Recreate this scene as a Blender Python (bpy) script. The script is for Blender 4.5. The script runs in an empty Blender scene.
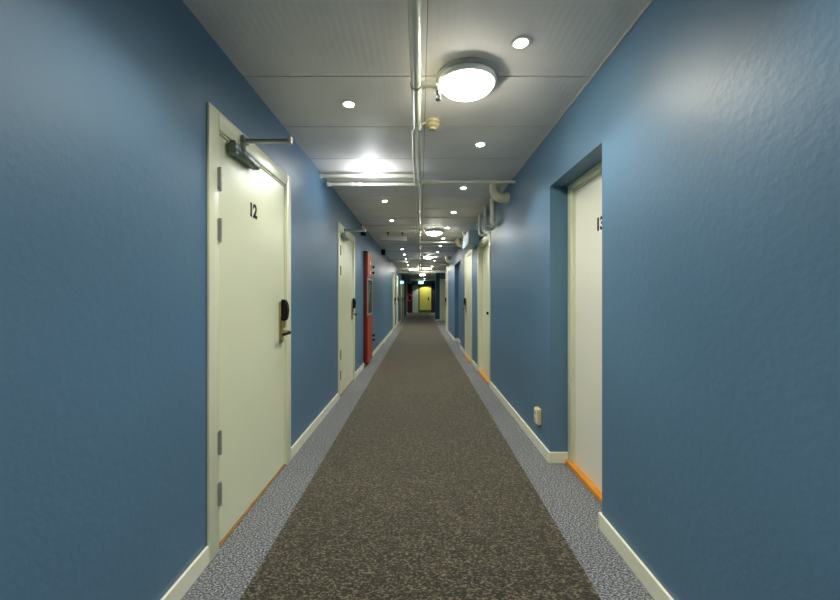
import bpy, bmesh, math, random
from mathutils import Vector, Matrix
random.seed(7)
scn = bpy.context.scene
col = scn.collection
PI = math.pi
L, R, H = 0.945, 0.925, 2.36          # left wall, right wall (distance from the corridor axis), ceiling height
Y0, Y1 = -3.2, 28.0                   # the corridor behind the camera and its far end

# ------------------------------------------------------------------ materials
def lin(c):
    return tuple(((v/255)/12.92 if v/255 <= .04045 else ((v/255+.055)/1.055)**2.4) for v in c) + (1,)
def mat(name, c, rough=.5, metal=0, var=.06, vscale=6, bump=0, bscale=60, spec=.5, coat=0, detail=4, stretch=None):
    m = bpy.data.materials.new(name); m.use_nodes = True
    nt = m.node_tree; b = nt.nodes['Principled BSDF']
    b.inputs['Roughness'].default_value = rough; b.inputs['Metallic'].default_value = metal
    b.inputs['Specular IOR Level'].default_value = spec; b.inputs['Coat Weight'].default_value = coat
    tc = nt.nodes.new('ShaderNodeTexCoord'); mp = nt.nodes.new('ShaderNodeMapping')
    nt.links.new(tc.outputs['Object'], mp.inputs['Vector'])
    if stretch: mp.inputs['Scale'].default_value = stretch
    n = nt.nodes.new('ShaderNodeTexNoise'); n.inputs['Scale'].default_value = vscale; n.inputs['Detail'].default_value = detail
    nt.links.new(mp.outputs['Vector'], n.inputs['Vector'])
    r = nt.nodes.new('ShaderNodeValToRGB'); base = lin(c)
    r.color_ramp.elements[0].position = .3; r.color_ramp.elements[1].position = .7
    r.color_ramp.elements[0].color = tuple(v*(1-var) for v in base[:3]) + (1,)
    r.color_ramp.elements[1].color = tuple(min(1, v*(1+var)) for v in base[:3]) + (1,)
    nt.links.new(n.outputs['Fac'], r.inputs['Fac']); nt.links.new(r.outputs['Color'], b.inputs['Base Color'])
    if bump:
        n2 = nt.nodes.new('ShaderNodeTexNoise'); n2.inputs['Scale'].default_value = bscale; n2.inputs['Detail'].default_value = 3
        nt.links.new(mp.outputs['Vector'], n2.inputs['Vector'])
        bp = nt.nodes.new('ShaderNodeBump'); bp.inputs['Strength'].default_value = bump; bp.inputs['Distance'].default_value = .01
        nt.links.new(n2.outputs['Fac'], bp.inputs['Height']); nt.links.new(bp.outputs['Normal'], b.inputs['Normal'])
    return m
def emit(name, c, s):
    m = mat(name, (235, 235, 230), .4)
    b = m.node_tree.nodes['Principled BSDF']
    b.inputs['Emission Color'].default_value = c + (1,); b.inputs['Emission Strength'].default_value = s
    return m
def carpet(name, cols, scale, rough=1, sheen=.3):
    m = bpy.data.materials.new(name); m.use_nodes = True
    nt = m.node_tree; b = nt.nodes['Principled BSDF']
    b.inputs['Roughness'].default_value = rough; b.inputs['Specular IOR Level'].default_value = .15
    b.inputs['Sheen Weight'].default_value = sheen; b.inputs['Sheen Roughness'].default_value = .6
    b.inputs['Sheen Tint'].default_value = (.9, .85, .7, 1)
    tc = nt.nodes.new('ShaderNodeTexCoord')
    mp = nt.nodes.new('ShaderNodeMapping'); mp.inputs['Scale'].default_value = (.6, 1, 1)
    nt.links.new(tc.outputs['Object'], mp.inputs['Vector'])
    n = nt.nodes.new('ShaderNodeTexNoise'); n.inputs['Scale'].default_value = scale; n.inputs['Detail'].default_value = 3
    n.inputs['Roughness'].default_value = .7
    nt.links.new(mp.outputs['Vector'], n.inputs['Vector'])
    r = nt.nodes.new('ShaderNodeValToRGB'); r.color_ramp.elements[0].position = .38; r.color_ramp.elements[1].position = .66
    r.color_ramp.elements[0].color = lin(cols[0]); r.color_ramp.elements[1].color = lin(cols[2])
    e = r.color_ramp.elements.new(.5); e.color = lin(cols[1])
    nt.links.new(n.outputs['Fac'], r.inputs['Fac'])
    w = nt.nodes.new('ShaderNodeTexNoise'); w.inputs['Scale'].default_value = 1.6      # wear
    nt.links.new(tc.outputs['Object'], w.inputs['Vector'])
    mx = nt.nodes.new('ShaderNodeMix'); mx.data_type = 'RGBA'; mx.blend_type = 'MULTIPLY'; mx.inputs[0].default_value = .35
    nt.links.new(r.outputs['Color'], mx.inputs[6]); nt.links.new(w.outputs['Fac'], mx.inputs[7])
    g = nt.nodes.new('ShaderNodeBrightContrast'); nt.links.new(mx.outputs[2], g.inputs['Color'])
    nt.links.new(g.outputs['Color'], b.inputs['Base Color'])
    bp = nt.nodes.new('ShaderNodeBump'); bp.inputs['Strength'].default_value = .5; bp.inputs['Distance'].default_value = .004
    nt.links.new(n.outputs['Fac'], bp.inputs['Height']); nt.links.new(bp.outputs['Normal'], b.inputs['Normal'])
    return m
def ceiling_mat():
    m = mat('ceiling_board', (238, 232, 225), .58, var=.05, vscale=3, spec=.3)
    nt = m.node_tree; b = nt.nodes['Principled BSDF']
    tc = nt.nodes.new('ShaderNodeTexCoord'); w = nt.nodes.new('ShaderNodeTexWave')
    w.bands_direction = 'X'; w.inputs['Scale'].default_value = 9; w.inputs['Distortion'].default_value = .6
    nt.links.new(tc.outputs['Object'], w.inputs['Vector'])
    bp = nt.nodes.new('ShaderNodeBump'); bp.inputs['Strength'].default_value = .08; bp.inputs['Distance'].default_value = .004
    nt.links.new(w.outputs['Fac'], bp.inputs['Height']); nt.links.new(bp.outputs['Normal'], b.inputs['Normal'])
    return m

M = dict(
    wall=mat('blue_wall_paint', (84, 119, 146), .43, var=.03, vscale=2.5, bump=.12, bscale=44, spec=.5),
    navy=mat('navy_paint', (22, 30, 66), .6, bump=.1),
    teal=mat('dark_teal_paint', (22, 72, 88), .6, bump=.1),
    ceil=ceiling_mat(),
    void=mat('ceiling_void', (60, 62, 58), .9),
    floor=carpet('border_carpet', ((30, 33, 40), (104, 108, 114), (200, 203, 206)), 170, sheen=.15),
    runner=carpet('runner_carpet', ((1, 1, 1), (22, 20, 16), (142, 130, 106)), 140, sheen=.3),
    white=mat('cream_gloss_paint', (226, 228, 198), .32, var=.02, vscale=3, bump=.04, bscale=20),
    leaf=mat('cream_door_paint', (222, 226, 196), .33, var=.02, vscale=2, bump=.03, bscale=14),
    leaf2=mat('white_door_paint', (232, 230, 214), .35, var=.02, vscale=2),
    base=mat('baseboard_paint', (232, 232, 208), .3, var=.03),
    seal=mat('yellowed_seal', (120, 92, 40), .7),
    wood=mat('varnished_pine', (214, 140, 30), .35, var=.2, vscale=12, stretch=(8, 1, 8)),
    wood2=mat('worn_brown_wood', (150, 106, 44), .5, var=.2, vscale=12),
    steel=mat('brushed_steel', (176, 176, 166), .35, .6, var=.08, vscale=30),
    dsteel=mat('dull_closer_metal', (112, 122, 120), .38, .7, var=.12, vscale=25),
    brass=mat('worn_brass', (176, 166, 120), .3, .8, var=.1, vscale=40),
    black=mat('black_plastic', (9, 9, 10), .6, spec=.25),
    pipe=mat('painted_pipe', (222, 222, 200), .3, var=.05, vscale=10),
    pipe2=mat('cream_drain_pipe', (216, 208, 176), .38, var=.05, vscale=10),
    yel=mat('aged_plastic', (214, 200, 150), .4),
    plast=mat('white_plastic', (228, 228, 222), .35),
    rim=mat('grey_lamp_rim', (176, 180, 176), .4),
    red=mat('red_lacquer', (120, 26, 12), .42, var=.08),
    red2=mat('orange_red_lacquer', (160, 62, 30), .45, var=.15),
    dred=mat('maroon_paint', (74, 14, 24), .5),
    pink=mat('red_hose', (196, 44, 70), .45),
    yellow=mat('yellow_door_paint', (200, 198, 96), .4),
    greend=mat('green_sill', (70, 90, 30), .5),
    pale=mat('pale_grey_door', (182, 194, 196), .4),
    tan=mat('folded_hose', (214, 192, 160), .7, var=.2, vscale=30),
    duct=mat('pale_blue_paint', (150, 172, 190), .4, bump=.1),
    grey=mat('grey_paint', (110, 122, 124), .5),
    lamp=emit('lit_opal_glass', (1.0, .97, .86), 15),
    spot=emit('lit_downlight_lens', (1.0, .96, .84), 12),
    cool=emit('lit_cool_lens', (.93, .95, 1.0), 30),
    exit=emit('lit_green_panel', (.25, 1.0, .75), 1.3),
    exitw=emit('lit_white_mark', (.8, 1.0, .95), 2.5),
    cyan=emit('lit_cyan_panel', (.2, .85, 1.0), 1.2),
)
gm = bpy.data.materials.new('cabinet_glass'); gm.use_nodes = True
gb = gm.node_tree.nodes['Principled BSDF']
gb.inputs['Transmission Weight'].default_value = 1; gb.inputs['Roughness'].default_value = .05; gb.inputs['IOR'].default_value = 1.2
M['glass'] = gm

# ------------------------------------------------------------------ mesh helpers
def box(bm, x0, x1, y0, y1, z0, z1, bevel=0, seg=2):
    vs = [bm.verts.new((x, y, z)) for x in sorted((x0, x1)) for y in sorted((y0, y1)) for z in sorted((z0, z1))]
    fs = [bm.faces.new([vs[i] for i in f]) for f in ((0,1,3,2),(4,6,7,5),(0,4,5,1),(2,3,7,6),(0,2,6,4),(1,5,7,3))]
    if bevel:
        es = list({e for f in fs for e in f.edges})
        bmesh.ops.bevel(bm, geom=es, offset=bevel, segments=seg, affect='EDGES', profile=.5)
def tube(bm, pts, r, n=16, cap=True):
    pts = [Vector(p) for p in pts]; rings = []
    rs = r if isinstance(r, (list, tuple)) else [r]*len(pts)
    up = None
    for i, p in enumerate(pts):
        a = pts[max(i-1, 0)]; b = pts[min(i+1, len(pts)-1)]
        d = (b-a).normalized()
        if up is None: up = d.orthogonal().normalized()
        up = (up - d*up.dot(d))
        up = up.normalized() if up.length > 1e-6 else d.orthogonal().normalized()
        s = d.cross(up)
        rings.append([bm.verts.new(p + (up*math.cos(2*PI*k/n) + s*math.sin(2*PI*k/n))*rs[i]) for k in range(n)])
    for a, b in zip(rings, rings[1:]):
        for k in range(n): bm.faces.new((a[k], a[(k+1)%n], b[(k+1)%n], b[k]))
    if cap: bm.faces.new(list(reversed(rings[0]))); bm.faces.new(rings[-1])
def lathe(bm, prof, c, n=40, axis='z'):                 # profile of (radius, height) around c
    rings = []
    for r, h in prof:
        ring = []
        for k in range(n):
            a = 2*PI*k/n
            p = (r*math.cos(a), r*math.sin(a), h)
            if axis == 'x': p = (h, p[0], p[1])
            if axis == 'y': p = (p[0], h, p[1])
            ring.append(bm.verts.new((c[0]+p[0], c[1]+p[1], c[2]+p[2])))
        rings.append(ring)
    for a, b in zip(rings, rings[1:]):
        for k in range(n): bm.faces.new((a[k], a[(k+1)%n], b[(k+1)%n], b[k]))
    bm.faces.new(list(reversed(rings[0]))); bm.faces.new(rings[-1])
def arc(c, u, v, r, a0, a1, n=8):
    c, u, v = Vector(c), Vector(u), Vector(v)
    return [c + u*r*math.cos(a0+(a1-a0)*i/n) + v*r*math.sin(a0+(a1-a0)*i/n) for i in range(n+1)]
def obj(name, bm, m, parent=None, smooth=False, loc=(0,0,0)):
    bmesh.ops.recalc_face_normals(bm, faces=bm.faces)
    if smooth:
        for f in bm.faces: f.smooth = True
        for e in bm.edges:
            if len(e.link_faces) == 2 and e.calc_face_angle(0) > math.radians(38): e.smooth = False
    me = bpy.data.meshes.new(name); bm.to_mesh(me); bm.free(); me.materials.append(M[m])
    o = bpy.data.objects.new(name, me); col.objects.link(o)
    o.location = loc
    if parent: o.parent = parent
    return o
def tag(o, label=None, cat=None, group=None, kind=None):
    if label: o['label'] = label
    if cat: o['category'] = cat
    if group: o['group'] = group
    if kind: o['kind'] = kind
    return o
def empty(name, loc, label, cat, group=None, kind=None):
    o = bpy.data.objects.new(name, None); col.objects.link(o); o.location = loc; o.empty_display_size = .1
    return tag(o, label, cat, group, kind)
def B(): return bmesh.new()
def part(name, boxes, m, parent, bevel=0, smooth=False):
    bm = B()
    o = parent.location if parent else Vector()
    pl = parent
    while pl is not None and pl.parent is not None: pl = pl.parent; o = o + pl.location
    for q in boxes: box(bm, q[0]-o.x, q[1]-o.x, q[2]-o.y, q[3]-o.y, q[4]-o.z, q[5]-o.z, bevel)
    return obj(name, bm, m, parent, smooth)
def base_of(p):
    o = Vector()
    while p is not None: o += p.location; p = p.parent
    return o
def off(bm, p):
    bmesh.ops.translate(bm, verts=bm.verts, vec=-base_of(p)); return bm
def copy_tree(o, parent=None):
    c = o.copy(); col.objects.link(c); c.parent = parent
    for ch in [k for k in bpy.data.objects if k.parent == o and k is not c]: copy_tree(ch, c)
    return c

# ------------------------------------------------------------------ the setting
OL = [(1.65, 2.70, 2.045), (4.28, 5.36, 2.045), (12.9, 13.95, 2.045), (14.8, 15.85, 2.045), (18.2, 19.25, 2.045), (20.6, 21.65, 2.045)]
OR = [(1.896, 2.654, 1.967), (4.89, 5.95, 2.045), (6.6, 7.62, 2.045), (8.55, 9.97, 2.03), (12.2, 13.2, 2.045)]
def wall_side(side, W, openings, ya, yb):
    bm = B(); y = ya
    X = lambda d: side*(W-d)
    inset = {1.896: 0, 8.55: 0}
    for a, b, h in openings:
        k = 0 if (side > 0 and a in inset) else .06      # architraved doors cover the wall edge
        box(bm, X(0), X(-.28), y, a+k, 0, H+.05)
        box(bm, X(0), X(-.28), a+k, b-k, h-k, H+.05)
        y = b-k
    box(bm, X(0), X(-.28), y, yb, 0, H+.05)
    box(bm, X(-.28), X(-.34), ya, yb, 0, H+.05)
    return bm
bm = wall_side(-1, L, OL, Y0, Y1)
tag(obj('wall_left', bm, 'wall'), 'blue painted corridor wall on the left, holding door 12', 'wall', kind='structure')
bm = wall_side(1, R, OR, Y0, 13.3)
tag(obj('wall_right', bm, 'wall'), 'blue painted corridor wall on the right with recessed doorways', 'wall', kind='structure')
bm = B(); box(bm, R+.34, 2.4, 13.1, 13.3, 0, H+.05); box(bm, 2.4, 2.5, 13.1, 18.4, 0, H+.05); box(bm, .97, 2.4, 18.3, 18.42, 2.05, H+.05); box(bm, 1.95, 2.4, 18.3, 18.42, 0, 2.05); box(bm, 1.16, 1.3, 18.42, Y1, 0, H+.05)
tag(obj('wall_far_right', bm, 'wall'), 'blue wall of the far right alcove beyond the last right-hand door', 'wall', kind='structure')
bm = B(); box(bm, .77, .97, 18.3, 18.9, 0, H+.05)
tag(obj('wall_pillar', bm, 'teal'), 'dark teal wall pillar jutting in at the far right of the corridor', 'wall pillar', kind='structure')
bm = B(); box(bm, -L-.3, 1.3, Y1, Y1+.15, 0, H+.05)
tag(obj('wall_back', bm, 'navy'), 'dark navy end wall of the corridor around the yellow door', 'wall', kind='structure')
bm = B(); box(bm, -L-.3, R+.3, Y0-.15, Y0, 0, H+.05)
tag(obj('wall_front', bm, 'wall'), 'blue wall closing the corridor behind the viewer', 'wall', kind='structure')
bm = B(); box(bm, -L, 1.16, 26.9, 27.05, 2.08, H-.02)
tag(obj('trim_2', bm, 'navy'), 'dark navy beam under the ceiling before the end wall', 'beam', kind='structure')
bm = B(); box(bm, -L-.3, 2.5, Y0-.1, Y1+.1, -.1, 0)
tag(obj('floor', bm, 'floor'), 'blue-grey flecked border carpet covering the corridor floor', 'floor', kind='structure')
bm = B(); box(bm, -.700, .705, Y0+.02, Y1-.6, 0, .004)
tag(obj('carpet_runner', bm, 'runner'), 'dark brown flecked carpet runner down the middle of the corridor', 'carpet')

# ceiling boards, two rows, thin open joints, a few sagging edges
bm = B()
y = 1.995-.59*9
k = 0
while y < Y1+.2:
    for s, (xa, xb) in enumerate(((-L-.02, .030), (.033, R+.02 if y < 13 or y > 18.9 else 2.4))):
        xb2 = xb if y < 18.9 or s == 0 else 1.2
        sag = random.choice((0, .004, .008, .016)) if y > 3.3 else 0
        if sag > .01: gap = .022
        else: gap = .005
        e = random.random()
        vs = [bm.verts.new(p) for p in ((xa, y+gap, H-sag*e), (xb2, y+gap, H-sag*(1-e)), (xb2, y+.585, H), (xa, y+.585, H))]
        vt = [bm.verts.new((v.co.x, v.co.y, H+.02)) for v in vs]
        bm.faces.new(vs); bm.faces.new(vt)
        for i in range(4): bm.faces.new((vs[i], vs[(i+1)%4], vt[(i+1)%4], vt[i]))
    y += .59; k += 1
tag(obj('ceiling', bm, 'ceil'), 'off-white ceiling of wide boards with thin cross joints', 'ceiling', kind='structure')
bm = B(); box(bm, -L-.3, 2.5, Y0-.1, Y1+.1, H+.02, H+.06)
tag(obj('ceiling_void', bm, 'void'), 'dark slab above the ceiling boards, showing in their joints', 'ceiling slab', kind='structure')
bm = B(); box(bm, R-.006, R, Y0, 13.3, H-.008, H+.01)
tag(obj('trim_1', bm, 'rim'), 'thin cream strip where the right wall meets the ceiling', 'trim', kind='structure')

def baseboard(name, side, W, openings, ya, yb, label):
    bm = B(); y = ya
    X = lambda d: side*(W-d)
    for a, b, h in openings:
        box(bm, X(0), X(.013), y, a, 0, .08, .003)
        y = b
    box(bm, X(0), X(.013), y, yb, 0, .08, .003)
    return bm
tag(obj('baseboard_left', baseboard('b', -1, L, OL, Y0, Y1, ''), 'base'), 'cream baseboard along the foot of the left wall', 'baseboard', kind='structure')
bm = baseboard('b', 1, R, OR, Y0, 13.3, '')
box(bm, R-.013, R+.125, 2.641, 2.654, 0, .08, .003)      # returns into the recesses
box(bm, R-.013, R+.02, 1.896, 1.909, 0, .08, .003)
box(bm, R-.013, R+.10, 9.957, 9.97, 0, .08, .003)
box(bm, R+.087, R+.10, 8.55, 9.957, 0, .08, .003)
tag(obj('baseboard_right', bm, 'base'), 'cream baseboard along the foot of the right wall', 'baseboard', kind='structure')
bm = B(); box(bm, .757, .77, 18.287, 18.9, 0, .09); box(bm, .757, .96, 18.287, 18.3, 0, .09)
tag(obj('baseboard_pillar', bm, 'base'), 'cream baseboard round the foot of the far teal pillar', 'baseboard', kind='structure')
bm = B(); box(bm, R+.10, R+.27, 8.55, 9.97, 0, 2.03)
tag(obj('wall_niche', bm, 'wall'), 'blue blind panel filling the shallow recess in the right wall', 'wall', kind='structure')

# ------------------------------------------------------------------ lettering
def text(s, size, parent, loc, side, name='door_number'):
    cu = bpy.data.curves.new('digits', 'FONT'); cu.body = s; cu.size = size; cu.extrude = .0008; cu.offset = size*.04
    cu.align_x = 'CENTER'; cu.space_character = .95
    t = bpy.data.objects.new('digits', cu); col.objects.link(t)
    bpy.context.view_layer.update()
    me = bpy.data.meshes.new_from_object(t.evaluated_get(bpy.context.evaluated_depsgraph_get()))
    bpy.data.objects.remove(t)
    if side < 0: mt = Matrix(((0,0,1,0),(1,0,0,0),(0,1,0,0),(0,0,0,1)))
    else: mt = Matrix(((0,0,-1,0),(-1,0,0,0),(0,1,0,0),(0,0,0,1)))
    me.transform(mt); me.materials.clear(); me.materials.append(M['black'])
    o = bpy.data.objects.new(name, me); col.objects.link(o); o.parent = parent
    o.location = Vector(loc) - base_of(parent)
    return tag(o, 'black number %s on the door' % s)

# ------------------------------------------------------------------ doors
def make_door(n, side, W, a, b, label, top=2.045, arch=.085, proud=.013, recess=0, hinges=True, closer=False, number=None, lock='full', leafmat='leaf', leafd=0, sill='wood', sillp=.004, sillh=.010):
    """a..b: outside of the frame along the wall; hinges on the near jamb."""
    X = lambda d: side*(W-d+recess)
    r = empty('door_%d' % n, (X(0), a, 0), label, 'door', kind='structure')
    la, lb, lt = a+arch+.012, b-arch-.012, top-arch-.012
    bm = B()
    for (y0, y1, z0, z1) in ((a, a+arch, 0, top), (b-arch, b, 0, top), (a+arch, b-arch, top-arch, top)):
        box(bm, X(0), X(proud), y0, y1, z0, z1, .004)
    for (y0, y1, z0, z1) in ((a+.062, la-.003, 0, top-.07), (lb+.003, b-.062, 0, top-.07), (la-.003, lb+.003, lt+.003, top-.065)):
        box(bm, X(.002), X(-.09), y0, y1, z0, z1)
    obj('door_frame', off(bm, r), 'white', r, True)
    part('door_seal', [(X(-.012-leafd), X(-.05-leafd), la-.004, la, 0.02, lt), (X(-.012-leafd), X(-.05-leafd), lb, lb+.004, .02, lt), (X(-.006-leafd), X(-.05-leafd), la, lb, lt, lt+.004)], 'seal', r)
    leaf = part('door_leaf', [(X(-.004-leafd), X(-.046-leafd), la, lb, .014, lt)], leafmat, r, .0015)
    th = part('threshold', [(X(sillp), X(-.09), a+arch-.004, b-arch+.004, 0, sillh)], sill, r, .003)
    tag(th, 'varnished orange wooden threshold')
    if hinges:
        for z0 in (1.727, 1.49, .505, .268):
            bm = B()
            tube(bm, [(X(.018), la-.016, z0-.055), (X(.018), la-.016, z0+.055)], .0075, 12)
            for q in (-.018, .018): tube(bm, [(X(.018), la-.016, z0+q-.002), (X(.018), la-.016, z0+q+.002)], .009, 12)
            box(bm, X(.016), X(-.004), la-.03, la-.010, z0-.05, z0+.05)
            tag(obj('hinge', off(bm, leaf), 'steel', leaf, True), 'steel hinge')
    yl = lb-.075
    if lock == 'full':
        bm = B(); box(bm, X(-.004), X(.012), yl-.024, yl+.024, .87, 1.15, .006)
        box(bm, X(.012), X(.028), yl-.018, yl+.018, .97, 1.04, .004)
        tube(bm, [(X(.01), yl, .94), (X(.05), yl, .94)], .014, 14)
        tube(bm, [(X(.01), yl, .893), (X(.018), yl, .893)], .014, 14)
        pl = tag(obj('lock_plate', off(bm, leaf), 'brass', leaf, True), 'brass lock plate')
        bm = B()
        prof = [(.012, 1.165), (.034, 1.16), (.048, 1.13), (.052, 1.09), (.046, 1.04), (.036, 1.02), (.012, 1.02)]
        va = [bm.verts.new((X(d), yl-.026, z)) for d, z in prof]; vb = [bm.verts.new((X(d), yl+.026, z)) for d, z in prof]
        bm.faces.new(va); bm.faces.new(list(reversed(vb)))
        for i in range(len(prof)): bm.faces.new((va[i], va[(i+1) % len(prof)], vb[(i+1) % len(prof)], vb[i]))
        bmesh.ops.bevel(bm, geom=list(bm.edges), offset=.004, segments=2, affect='EDGES')
        tag(obj('card_reader', off(bm, leaf), 'black', leaf, True), 'black electronic card reader')
        bm = B()
        tube(bm, [(X(.046), yl, .94), (X(.062), yl-.004, .94), (X(.068), yl-.02, .94), (X(.068), yl-.125, .938)], [.0115, .0115, .0105, .009], 14)
        tag(obj('door_handle', off(bm, leaf), 'black', leaf, True), 'black lever handle')
    elif lock == 'knob':
        bm = B(); lathe(bm, [(.02, 0), (.022, .008), (.01, .012), (.01, .03), (.02, .036), (.021, .05), (.014, .056)], (0, 0, 0), 16, 'x')
        if side > 0: bmesh.ops.scale(bm, vec=(-1, 1, 1), verts=bm.verts)
        bmesh.ops.translate(bm, verts=bm.verts, vec=(X(-.004-leafd), a+arch+.2, .955))
        tag(obj('door_knob', off(bm, leaf), 'black', leaf, True), 'small dark door knob')
    if closer:
        y0 = la-.005
        bm = B(); box(bm, X(-.002), X(.050), y0+.075, y0+.36, 1.888, 1.940, .018, 3)
        box(bm, X(.0), X(.056), y0+.15, y0+.27, 1.894, 1.934, .01, 3)
        tube(bm, [(X(.028), y0+.10, 1.884), (X(.028), y0+.10, 1.948)], .019, 16)
        c = tag(obj('door_closer', off(bm, r), 'dsteel', r, True), 'grey metal overhead closer body')
        bm = B()
        ys, ye = y0+.20, y0+.215
        tube(bm, [(X(.028), ys, 1.93), (X(.028), ys, 1.993)], .011, 14)
        box(bm, X(.018), X(.275), ys-.011, ys+.011, 1.982, 1.991, .002)
        tube(bm, [(X(.268), ys, 1.978), (X(.268), ys, 2.012)], .013, 14)
        tag(obj('closer_arm', off(bm, c), 'steel', c, True), 'steel arm of the closer')
        bm = B()
        m_ = B(); box(m_, 0, .255, -.008, .008, 0, .008, .002)
        box(bm, X(.015), X(.268), ye-.009, ye+.009, 1.998, 2.007, .002); m_.free()
        box(bm, X(.016), X(.036), ye-.03, ye+.03, 1.985, 2.02, .004)
        tag(obj('closer_link', off(bm, c), 'dsteel', c, True), 'flat link back to the frame shoe')
    if number:
        text(number, .104, r, (X(-.0032), (la+lb)/2-.055 if side < 0 else (la+lb)/2-.035, 1.636 if side < 0 else 1.583), side)
    return r
make_door(1, -1, L, 1.65, 2.70, 'cream door with the black number 12, nearest on the left', closer=True, number='12', sill='wood2')
make_door(2, -1, L, 4.28, 5.36, 'second cream door on the left wall, just before the red cabinet', closer=True, sill='wood2')
make_door(3, -1, L, 12.9, 13.95, 'cream door on the left wall, first one beyond the red cabinet', hinges=False, sill='wood2')
make_door(4, -1, L, 14.8, 15.85, 'cream door on the left wall, second one beyond the red cabinet', hinges=False, sill='wood2')
make_door(5, -1, L, 18.2, 19.25, 'far cream door on the left wall beside the small cyan sign', hinges=False, sill='wood2')
make_door(6, -1, L, 20.6, 21.65, 'farthest cream door on the left wall near the dark end', hinges=False, sill='wood2')
# recessed right-hand doors: the frame stands at the back of the recess
make_door(7, 1, R, 1.86, 2.656, 'white door deep in the nearest recess of the right wall, above an orange sill', top=1.99, arch=.066, proud=.02, recess=.145, hinges=False, lock=None, number='13', leafmat='leaf2')
make_door(8, 1, R, 4.89, 5.95, 'cream door set deep in its frame on the right before the boxed duct, small dark knob', leafd=.05, proud=.010, hinges=False, lock='knob')
make_door(9, 1, R, 6.6, 7.62, 'narrow-looking cream door with brass lock, right wall behind the boxed duct', sillp=.03, sillh=.025, hinges=False)
make_door(10, 1, R, 12.2, 13.2, 'last cream door on the right wall before the alcove', hinges=False)
# wooden sill in the near recess
bm = B(); box(bm, R+.105, R+.15, 1.90, 2.65, 0, .03, .004)
tag(obj('door_sill', bm, 'wood'), 'broad varnished orange wooden sill under the near recessed door', 'sill', kind='structure')
bm = B(); box(bm, R-.012, R+.05, 4.98, 5.86, 0, .028, .004)
tag(obj('door_sill', bm, 'wood'), 'varnished orange sill of the second door on the right, the one with a dark knob', 'sill', kind='structure')
# door in the alcove, facing the viewer
r = empty('door_11', (.98, 18.3, 0), 'pale cream door facing the viewer beside the far teal pillar', 'door', kind='structure')
part('door_frame', [(.97, 1.03, 18.27, 18.36, 0, 2.06), (1.89, 1.95, 18.27, 18.36, 0, 2.06), (1.03, 1.89, 18.27, 18.36, 2.0, 2.06)], 'white', r, .003)
part('door_leaf', [(1.035, 1.885, 18.30, 18.34, .01, 1.995)], 'leaf', r)
# far end doors
r = empty('door_12', (.4, Y1, 0), 'yellow door lit at the very end of the corridor', 'door', kind='structure')
part('door_frame', [(-.09, -.04, Y1-.03, Y1, 0, 2.08), (.84, .93, Y1-.03, Y1, 0, 2.08), (-.04, .84, Y1-.03, Y1, 2.03, 2.08)], 'dred', r)
lf = part('door_leaf', [(-.035, .835, Y1-.022, Y1, .2, 2.025)], 'yellow', r)
part('kick_plate', [(-.035, .835, Y1-.024, Y1, .0, .2)], 'greend', r)
part('lock_plate', [(.6, .67, Y1-.05, Y1-.02, .93, 1.18)], 'black', lf)
r = empty('door_13', (-.3, Y1, 0), 'pale grey door leaf left of the yellow end door', 'door', kind='structure')
part('door_leaf', [(-.56, -.12, Y1-.06, Y1-.02, .01, 2.04)], 'pale', r, .003)
part('door_panel', [(-.50, -.18, Y1-.066, Y1-.058, .25, 1.0), (-.50, -.18, Y1-.066, Y1-.058, 1.15, 1.85)], 'pale', r, .003)
# hose reel on maroon backing at the end
r = empty('fire_hose_reel', (-.74, Y1, 1.15), 'red hose reel on a maroon panel at the dark end of the corridor', 'fire hose reel')
part('back_panel', [(-.92, -.60, Y1-.04, Y1, .12, 2.02)], 'dred', r, .004)
bm = B()
for rr, hh in ((.15, -.08), (.13, -.11), (.16, -.14)):
    bmesh.ops.translate
    tube(bm, [(-.77+rr*math.cos(t*PI/12), Y1+hh, 1.12+1.6*rr*math.sin(t*PI/12)) for t in range(25)], .028, 10, cap=False)
tag(obj('hose_coil', off(bm, r), 'pink', r, True), 'pinkish red coiled hose')
bm = B(); lathe(bm, [(.05, -.17), (.05, -.03)], (-.77, Y1, 1.12), 20, 'y'); obj('reel_hub', off(bm, r), 'dred', r, True)
r.location.y -= .003
bm = B(); box(bm, -L, -.82, 22.6, 22.95, 0, H)
tag(obj('wall_stub', bm, 'grey'), 'grey wall stub near the dark far left end', 'wall stub', kind='structure')

# ------------------------------------------------------------------ fire cabinet
c = empty('fire_cabinet', (-L, 6.3, .06), 'tall narrow red fire cabinet on the left wall with a glazed middle', 'fire cabinet')
ya, yb, D = 6.24, 6.86, .055
part('cabinet_body', [(-L+.001, -L+.012, ya, yb, .06, 1.95), (-L, -L+D, ya, ya+.018, .06, 1.95), (-L, -L+D, yb-.018, yb, .06, 1.95), (-L, -L+D, ya, yb, 1.93, 1.95), (-L, -L+D, ya, yb, .06, .08), (-L, -L+D, ya, yb, 1.50, 1.515), (-L, -L+D, ya, yb, .84, .855)], 'red', c)
up = part('upper_door', [(-L+D, -L+D+.014, ya+.004, yb-.004, 1.52, 1.945)], 'red2', c, .003)
lo = part('lower_door', [(-L+D, -L+D+.014, ya+.004, yb-.004, .065, .845)], 'red2', c, .003)
gd = part('glazed_door', [(-L+D, -L+D+.012, ya+.004, ya+.05, .86, 1.51), (-L+D, -L+D+.012, yb-.05, yb-.004, .86, 1.51), (-L+D, -L+D+.012, ya+.05, yb-.05, .86, .90), (-L+D, -L+D+.012, ya+.05, yb-.05, 1.47, 1.51)], 'steel', c, .002)
part('pane', [(-L+D+.004, -L+D+.007, ya+.05, yb-.05, .90, 1.47)], 'glass', gd)
bm = B()
for i in range(9):
    box(bm, -L+.014, -L+.05, ya+.05+i*.056, ya+.095+i*.056, .88, 1.44, .012)
obj('folded_hose', off(bm, c), 'tan', c, True)
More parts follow.
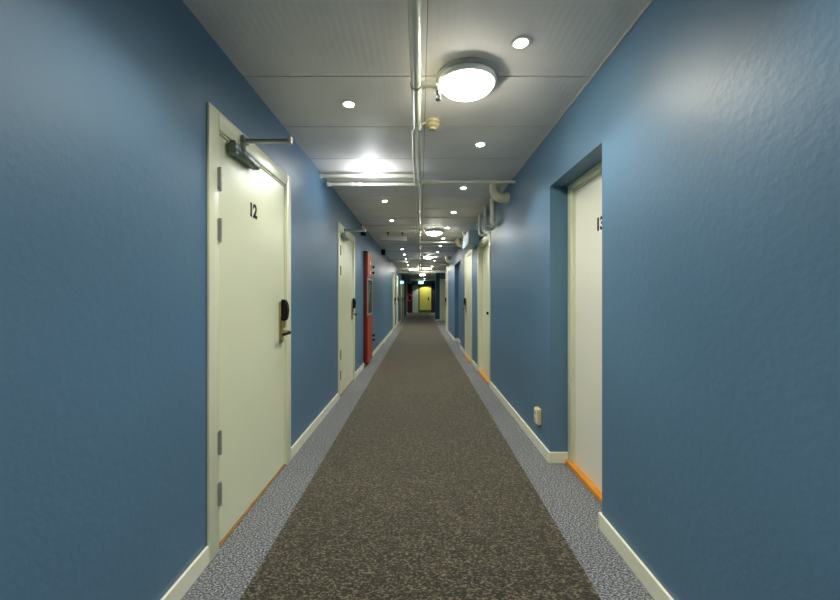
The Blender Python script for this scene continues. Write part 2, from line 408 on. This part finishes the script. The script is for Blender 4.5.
for (p, z, yy) in ((up, 1.72, yb-.10), (up, 1.62, yb-.10), (lo, .48, yb-.06), (lo, .40, yb-.06)):
    bm = B(); lathe(bm, [(.012, 0), (.012, .02), (.024, .024), (.024, .045), (.018, .05)], (-L+D+.012, yy, z), 16, 'x')
    obj('knob', off(bm, p), 'black', p, True)
for z in (1.75, 1.58):
    part('label_plate', [(-L+D+.014, -L+D+.016, ya+.28, ya+.38, z, z+.05)], 'plast', up)

c.location.x += .003
# ------------------------------------------------------------------ pipes
def flange(bm, p, axis, r, w):
    p = Vector(p); a = Vector(axis)
    tube(bm, [p-a*w/2, p+a*w/2], r, 20)
ZP = 2.285
r = empty('sprinkler_pipe', (-.02, 0, ZP), 'white painted sprinkler pipe running down the middle of the ceiling', 'pipe')
bm = B(); tube(bm, [(-.021, Y0+.05, ZP), (-.021, 2.40, ZP), (-.008, 2.47, ZP), (-.006, 26.4, ZP)], [.0265, .0265, .016, .016], 20)
obj('main_pipe', off(bm, r), 'pipe', r, True)
bm = B(); tube(bm, [(-.030, 2.40, ZP+.002), (-.047, 2.5, ZP+.002), (-.047, 8.0, ZP+.002), (-.047, 26.4, ZP+.002)], .0105, 14)
tag(obj('companion_pipe', off(bm, r), 'pipe', r, True), 'thinner pipe beside the main pipe')
for y in (1.94, 2.44, 3.52, 4.9, 6.05, 7.6, 9.2, 10.8, 13.0, 15.5, 18.0):
    bm = B(); rr = .031 if y < 2.4 else .022
    flange(bm, (-.021 if y < 2.4 else -.007, y, ZP), (0, 1, 0), rr, .016)
    box(bm, -.024, -.008, y-.006, y+.006, ZP+.012, H)
    box(bm, -.05, -.024, y-.006, y+.006, ZP-.004, ZP+.004)
    obj('pipe_clamp', off(bm, r), 'steel', r, True)
# sprinkler heads on short branches
def sprinkler(y, xe, rr, label):
    s = empty('sprinkler', (xe, y, ZP-.02), label, 'sprinkler', 'ceiling sprinklers')
    bm = B(); tube(bm, [(.0, y, ZP), (xe-.012, y, ZP)] + arc((xe-.012, y, ZP-.012), (0,0,1), (1,0,0), .012, 0, PI/2, 5) + [(xe, y, ZP-.03)], .012, 14)
    flange(bm, (.022, y, ZP), (1, 0, 0), .02, .022); flange(bm, (xe-.02, y, ZP), (1, 0, 0), .018, .02)
    obj('branch_pipe', off(bm, s), 'pipe', s, True)
    bm = B(); tube(bm, [(xe, y, ZP-.03), (xe, y, ZP-.045)], .009, 10)
    for q in (-1, 1): tube(bm, [(xe+q*.008, y, ZP-.044), (xe+q*.012, y, ZP-.058), (xe+q*.002, y, ZP-.072)], .002, 6)
    lathe(bm, [(.004, 0), (.015, .001), (.015, .003), (.004, .004)], (xe, y, ZP-.076), 16)
    obj('sprinkler_head', off(bm, s), 'dsteel', s, True)
sprinkler(1.95, .095, .012, 'brass sprinkler head on a stub left of the nearest round lamp')
sprinkler(6.05, .10, .012, 'sprinkler head on a stub left of the second round lamp')
sprinkler(10.1, .10, .012, 'sprinkler head on a stub left of the third round lamp')
# cross pipes
def cross(y, x0, x1, z, rr, label, mid=None):
    bm = B(); tube(bm, [(x0, y, z), (x1, y, z)], rr, 18)
    if mid is not None: flange(bm, (mid, y, z), (1, 0, 0), rr*1.35, .03); flange(bm, (mid+.07, y, z), (1, 0, 0), rr*1.35, .03)
    flange(bm, (x0+(.02 if x0 > -.5 else .0), y, z), (1, 0, 0), rr*1.5, .03)
    return tag(obj('cross_pipe', bm, 'pipe', None, True), label, 'pipe', 'cross pipes under the ceiling')
cross(3.60, .01, R-.005, ZP+.005, .0135, 'white cross pipe from the main pipe to the right wall')
cross(3.50, -L+.005, -.035, ZP+.03, .017, 'upper of two white cross pipes to the left wall')
cross(3.66, -L+.05, -.02, ZP+.0, .0155, 'lower of two white cross pipes toward the left wall', mid=-.66)
cross(7.56, .01, .715, ZP+.0, .016, 'white cross pipe ending at the second drain elbow on the right')
cross(6.10, -L+.005, -.035, ZP+.02, .02, 'white cross pipe just before the hanging sign on the left')
cross(11.6, -L+.005, -.065, ZP+.0, .03, 'far white cross pipe to the left wall past the hanging sign')
cross(12.6, .02, R-.005, ZP-.02, .05, 'thick white cross pipe far down on the right')
cross(15.2, -L+.005, R+.3, ZP-.072, .05, 'thick white pipe crossing the whole ceiling near the alcove')

# drain elbows coming out of the ceiling into the right wall
def elbow(x, y, z, rr, label, xw=R, pm='pipe2'):
    r = empty('drain_elbow', (x, y, z), label, 'pipe elbow', 'drain elbows on the right wall')
    R1 = rr*1.9
    bm = B()
    pts = [(x, y, H-.001), (x, y, z+R1)] + arc((x+R1, y, z+R1), (-1,0,0), (0,0,-1), R1, 0, PI/2, 10)[1:] + [(xw+.004, y, z)]
    tube(bm, pts, rr, 28); obj('bend', off(bm, r), pm, r, True)
    bm = B(); flange(bm, (xw-.022, y, z), (1, 0, 0), rr*1.13, .035); obj('collar', off(bm, r), pm, r, True)
    bm = B(); flange(bm, (x, y, z+R1+.01), (0, 0, 1), rr*1.1, .02); obj('collar', off(bm, r), pm, r, True)
elbow(.775, 3.88, 2.205, .052, 'fat cream drain elbow nearest the viewer, right wall under the ceiling')
elbow(.80, 6.75, 2.27, .035, 'small cream elbow above the boxed duct on the right', pm='pipe')
elbow(.77, 7.55, 2.215, .052, 'second fat cream drain elbow, at the end of the thin cross pipe')
elbow(.78, 10.9, 2.215, .052, 'cream drain elbow beyond the blind recess on the right')
def loop(y, x0, rr, zb, label):
    bm = B()
    x1 = R+.004
    tube(bm, [(x0, y, H-.001), (x0, y, zb+.03)] + arc((x0+.03, y, zb+.03), (-1,0,0), (0,0,-1), .03, 0, PI/2, 8)[1:] + [(x1, y, zb)], rr, 16)
    flange(bm, (x0, y, H-.04), (0, 0, 1), rr*1.3, .03)
    tag(obj('wall_conduit', bm, 'pipe', None, True), label, 'pipe', 'small pipes above the second door on the right')
loop(4.42, .86, .028, 2.05, 'small grey-white pipe bending into the right wall just before the second door')
loop(4.85, .85, .022, 2.06, 'white pipe above the near edge of the second door on the right')
loop(5.25, .84, .018, 2.05, 'white pipe above the middle of the second door on the right')

# boxed duct above the second door
bm = B(); box(bm, .745, R, 5.76, 6.50, 2.005, 2.215, .012)
tag(obj('boxed_duct', bm, 'duct'), 'pale blue painted boxed duct sticking out of the right wall under the ceiling', 'duct')
# dark banded box shaped to imitate the ceiling shadows on the far left
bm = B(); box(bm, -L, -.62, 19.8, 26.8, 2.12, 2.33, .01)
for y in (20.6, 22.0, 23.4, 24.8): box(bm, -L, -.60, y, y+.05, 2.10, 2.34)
tag(obj('ceiling_shade_box', bm, 'teal'), 'dark box standing in for shadow along the far left ceiling edge', 'duct')

# ------------------------------------------------------------------ lamps
def make_lamp():
    r = empty('ceiling_lamp', (0, 0, H), 'x', 'ceiling lamp', 'round opal ceiling lamps')
    bm = B(); lathe(bm, [(.165, 0), (.167, -.004), (.167, -.014), (.150, -.016)], (0, 0, 0), 56)
    obj('lamp_base', bm, 'rim', r, True)
    bm = B(); lathe(bm, [(.146, -.0155), (.153, -.019), (.156, -.028), (.154, -.040), (.148, -.046), (.130, -.048), (.130, -.036), (.02, -.032)], (0, 0, 0), 56)
    obj('lamp_rim', bm, 'plast', r, True)
    bm = B()
    pr = [(.136*math.cos(a), -.0465-.046*math.sin(a)) for a in [PI/2*i/10 for i in range(10)]] + [(.004, -.0925)]
    lathe(bm, pr, (0, 0, 0), 56)
    obj('lamp_diffuser', bm, 'lamp', r, True)
    return r
lampL = ['large round opal ceiling lamp nearest the viewer', 'second round ceiling lamp, about level with the boxed duct', 'third round ceiling lamp along the corridor', 'fourth round ceiling lamp along the corridor', 'fifth, farthest lit round ceiling lamp', 'round ceiling lamp behind the viewer']
lamp0 = make_lamp()
for i, (x, y) in enumerate(((.252, 2.0), (.25, 6.6), (.24, 10.6), (.24, 14.7), (.12, 18.8), (.25, -2.3))):
    o = lamp0 if i == 0 else copy_tree(lamp0)
    o.location = (x, y, H); o['label'] = lampL[i]
r = empty('ceiling_lamp', (-.26, 15.6, H), 'oblong ceiling lamp left of the main pipe, far down the corridor', 'ceiling lamp')
part('lamp_base', [(-.46, -.06, 15.5, 15.75, H-.02, H)], 'rim', r, .004)
part('lamp_diffuser', [(-.44, -.08, 15.52, 15.73, H-.05, H-.02)], 'lamp', r, .015)

def make_down(lens='spot', big=1.0):
    r = empty('downlight', (0, 0, H), 'x', 'downlight', 'recessed downlights in the ceiling')
    bm = B()
    n = 32; prof = [(.034*big, -.001), (.036*big, -.006), (.046*big, -.005), (.048*big, 0)]
    lathe(bm, [(.048*big, 0), (.047*big, -.004), (.038*big, -.006), (.031*big, -.003)], (0, 0, 0), n)
    obj('trim_ring', bm, 'plast', r, True)
    bm = B(); lathe(bm, [(.030*big, -.003), (.027*big, -.007), (.012*big, -.010)], (0, 0, 0), n)
    obj('lens', bm, lens, r, True)
    return r
def spot(x, y, e, ang=118, blend=.55, c=(1, .965, .87)):
    l = bpy.data.lights.new('downlight_beam', 'SPOT'); l.energy = e; l.spot_size = math.radians(ang); l.spot_blend = blend
    l.shadow_soft_size = .03; l.color = c
    o = bpy.data.objects.new('downlight_beam', l); col.objects.link(o); o.location = (x, y, H-.016)
    return o
ED = 8.0
d0 = make_down()
first = True
place = ['nearest the viewer', 'second', 'third', 'fourth', 'fifth', 'sixth', 'seventh', 'eighth', 'ninth', 'tenth', 'eleventh', 'twelfth', 'thirteenth']
cR = cL = 0
for k in range(-3, 13):
    y = 1.73+1.15*k
    o = d0 if first else copy_tree(d0); first = False
    o.location = (.468, y, H); spot(.468, y, ED)
    if y < .9: o['label'] = 'round white downlight on the right, behind the viewer'
    else: o['label'] = 'lit round downlight right of the main pipe, %s in its row' % place[min(cR, 12)]; cR += 1
for k in range(-3, 11):
    y = 2.28+1.15*k
    if k == 1: cL += 1               # the cool downlight sits here
    if k in (1, 4, 5): continue
    o = copy_tree(d0)
    o.location = (-.434, y, H); spot(-.434, y, ED)
    if y < 1.5: o['label'] = 'round white downlight on the left, behind the viewer'
    else: o['label'] = 'lit round downlight left of the main pipe, %s in its row' % place[min(cL, 12)]; cL += 1
# the odd one: a cool downlight, with an added unseen light for the ceiling glow
r = make_down('cool', 1.1); r.location = (-.45, 3.41, H)
r['label'] = 'cool white glaring downlight on the left just before the twin cross pipes'; r['category'] = 'downlight'
l = bpy.data.lights.new('cool_glow_fill', 'POINT'); l.energy = 1.7; l.shadow_soft_size = .08; l.color = (.9, .94, 1)
o = bpy.data.objects.new('cool_glow_fill', l); col.objects.link(o); o.location = (-.45, 3.41, H-.11)
for (x, y, e) in ((.3, 23.5, 10), (.3, 26.0, 12), (.0, 20.8, 8)):  # the one before the navy beam is added to brighten the yellow door
    o = copy_tree(d0); o.location = (x, y, H); spot(x, y, e)
    o['label'] = {23.5: 'dim downlight in the dark last stretch of the corridor', 26.0: 'downlight added just before the navy beam to brighten the yellow door', 20.8: 'downlight just past the teal pillar'}[y]
l = bpy.data.lights.new('end_fill', 'SPOT'); l.energy = 20; l.spot_size = 2.0; l.shadow_soft_size = .05; l.color = (1, .95, .7)  # added spot without a fixture, brightens the yellow end door
o = bpy.data.objects.new('end_fill_beam', l); col.objects.link(o); o.location = (.4, 27.4, H-.02)

# ------------------------------------------------------------------ small things
r = empty('smoke_detector', (.085, 2.50, H), 'yellowed round smoke detector beside the main pipe', 'smoke detector')
bm = B(); lathe(bm, [(.048, 0), (.05, -.003), (.05, -.018), (.046, -.02)], (.085, 2.50, H), 32); obj('mounting_base', off(bm, r), 'yel', r, True)
bm = B(); lathe(bm, [(.044, -.02), (.047, -.023), (.047, -.042), (.036, -.05), (.026, -.052), (.024, -.062), (.01, -.064)], (.085, 2.50, H), 32); obj('sensor_head', off(bm, r), 'yel', r, True)
bm = B(); tube(bm, [(-.02, 2.47, ZP+.03), (.05, 2.49, H-.012)], .006, 8)
tag(obj('detector_cable', bm, 'pipe', None, True), 'short white cable from the main pipe to the smoke detector', 'cable')

r = empty('power_outlet', (R, 2.95, .27), 'yellowed double power outlet low on the right wall', 'power outlet')
part('outlet_box', [(R, R-.032, 2.835, 2.915, .205, .325)], 'yel', r, .006)
part('face_plate', [(R-.032, R-.037, 2.842, 2.908, .212, .318)], 'plast', r, .002)
for z in (.238, .292):
    bm = B(); lathe(bm, [(.021, -.0375), (.021, -.0385), (.014, -.0385)], (R, 2.875, z), 20, 'x'); s = obj('socket', off(bm, r), 'yel', r, True)
    part('pin_holes', [(R-.0385, R-.0395, 2.865, 2.870, z-.003, z+.003), (R-.0385, R-.0395, 2.880, 2.885, z-.003, z+.003)], 'black', s)

r = empty('hanging_sign', (-.47, 6.8, 2.3), 'white sign panel hanging from two dark rods at the left', 'hanging sign')
part('sign_panel', [(-.70, -.245, 6.78, 6.81, 2.205, 2.285)], 'plast', r, .003)
part('bottom_rail', [(-.705, -.24, 6.77, 6.82, 2.195, 2.208)], 'steel', r, .002)
for x in (-.585, -.32):
    bm = B(); tube(bm, [(x, 6.795, 2.28), (x, 6.795, H)], .006, 8); tube(bm, [(x, 6.795, H-.03), (x, 6.795, H)], .018, 12)
    obj('rod', off(bm, r), 'black', r, True)

r = empty('wall_bracket', (-L, 9.2, 2.24), 'small dark box on a pale arm high on the left wall past the red cabinet', 'wall bracket')
part('bracket_box', [(-L, -L+.09, 9.1, 9.3, 2.22, 2.34)], 'black', r, .005)
part('bracket_arm', [(-L, -L+.27, 9.16, 9.2, 2.175, 2.19)], 'plast', r, .002)
r = empty('wall_bracket', (-.66, 5.3, 2.24), 'small dark box at the left ceiling edge above the second door', 'wall bracket')
part('bracket_box', [(-L, -L+.075, 5.95, 6.04, 2.17, 2.25)], 'black', r, .004)
r.location = (-L, 6.0, 2.2)
for ch in r.children: ch.data.transform(Matrix.Translation(Vector((-.66, 5.3, 2.24)) - Vector((-L, 6.0, 2.2))))

r = empty('exit_sign', (.06, 26.6, 2.2), 'green lit exit sign hanging before the yellow end door', 'exit sign')
part('sign_box', [(-.09, .23, 26.58, 26.64, 2.13, 2.29)], 'exit', r, .004)
s = r
bm = B()                                                   # running figure, doorway and arrow
box(bm, .13, .19, 26.572, 26.58, 2.145, 2.275)
tube(bm, [(.05, 26.576, 2.255), (.05, 26.572, 2.255)], .017, 12)
box(bm, .035, .06, 26.572, 26.58, 2.19, 2.24); box(bm, .02, .045, 26.572, 26.58, 2.13, 2.19); box(bm, .05, .09, 26.572, 26.58, 2.17, 2.19); box(bm, .0, .035, 26.572, 26.58, 2.215, 2.23)
box(bm, -.07, -.01, 26.572, 26.58, 2.195, 2.215)
obj('pictogram', off(bm, r), 'exitw', r)
part('hanger', [(.06, .08, 26.6, 26.62, 2.30, H)], 'steel', r)
r = empty('illuminated_sign', (-L, 18.0, 1.9), 'small glowing cyan sign sticking out of the far left wall', 'sign')
part('sign_box', [(-L, -.80, 17.97, 18.03, 1.84, 1.94)], 'cyan', r, .003)

# ------------------------------------------------------------------ world, camera, look
w = bpy.data.worlds.new('world'); scn.world = w; w.use_nodes = True
w.node_tree.nodes['Background'].inputs[0].default_value = (.6, .7, .8, 1); w.node_tree.nodes['Background'].inputs[1].default_value = .02
cam = bpy.data.cameras.new('camera'); cam.sensor_width = 36; cam.lens = 373/840*36; cam.clip_start = .02; cam.shift_y = -3/840
co = bpy.data.objects.new('camera', cam); col.objects.link(co); co.location = (0, 0, 1.18); co.rotation_euler = (PI/2, 0, 0)
scn.camera = co
vs = scn.view_settings; vs.view_transform = 'Standard'; vs.look = 'None'; vs.gamma = 1; vs.use_curve_mapping = False
vs.exposure = 2.05
scn.cycles.max_bounces = 10; scn.cycles.diffuse_bounces = 6; scn.cycles.use_denoising = True
scn.cycles.sample_clamp_indirect = 6
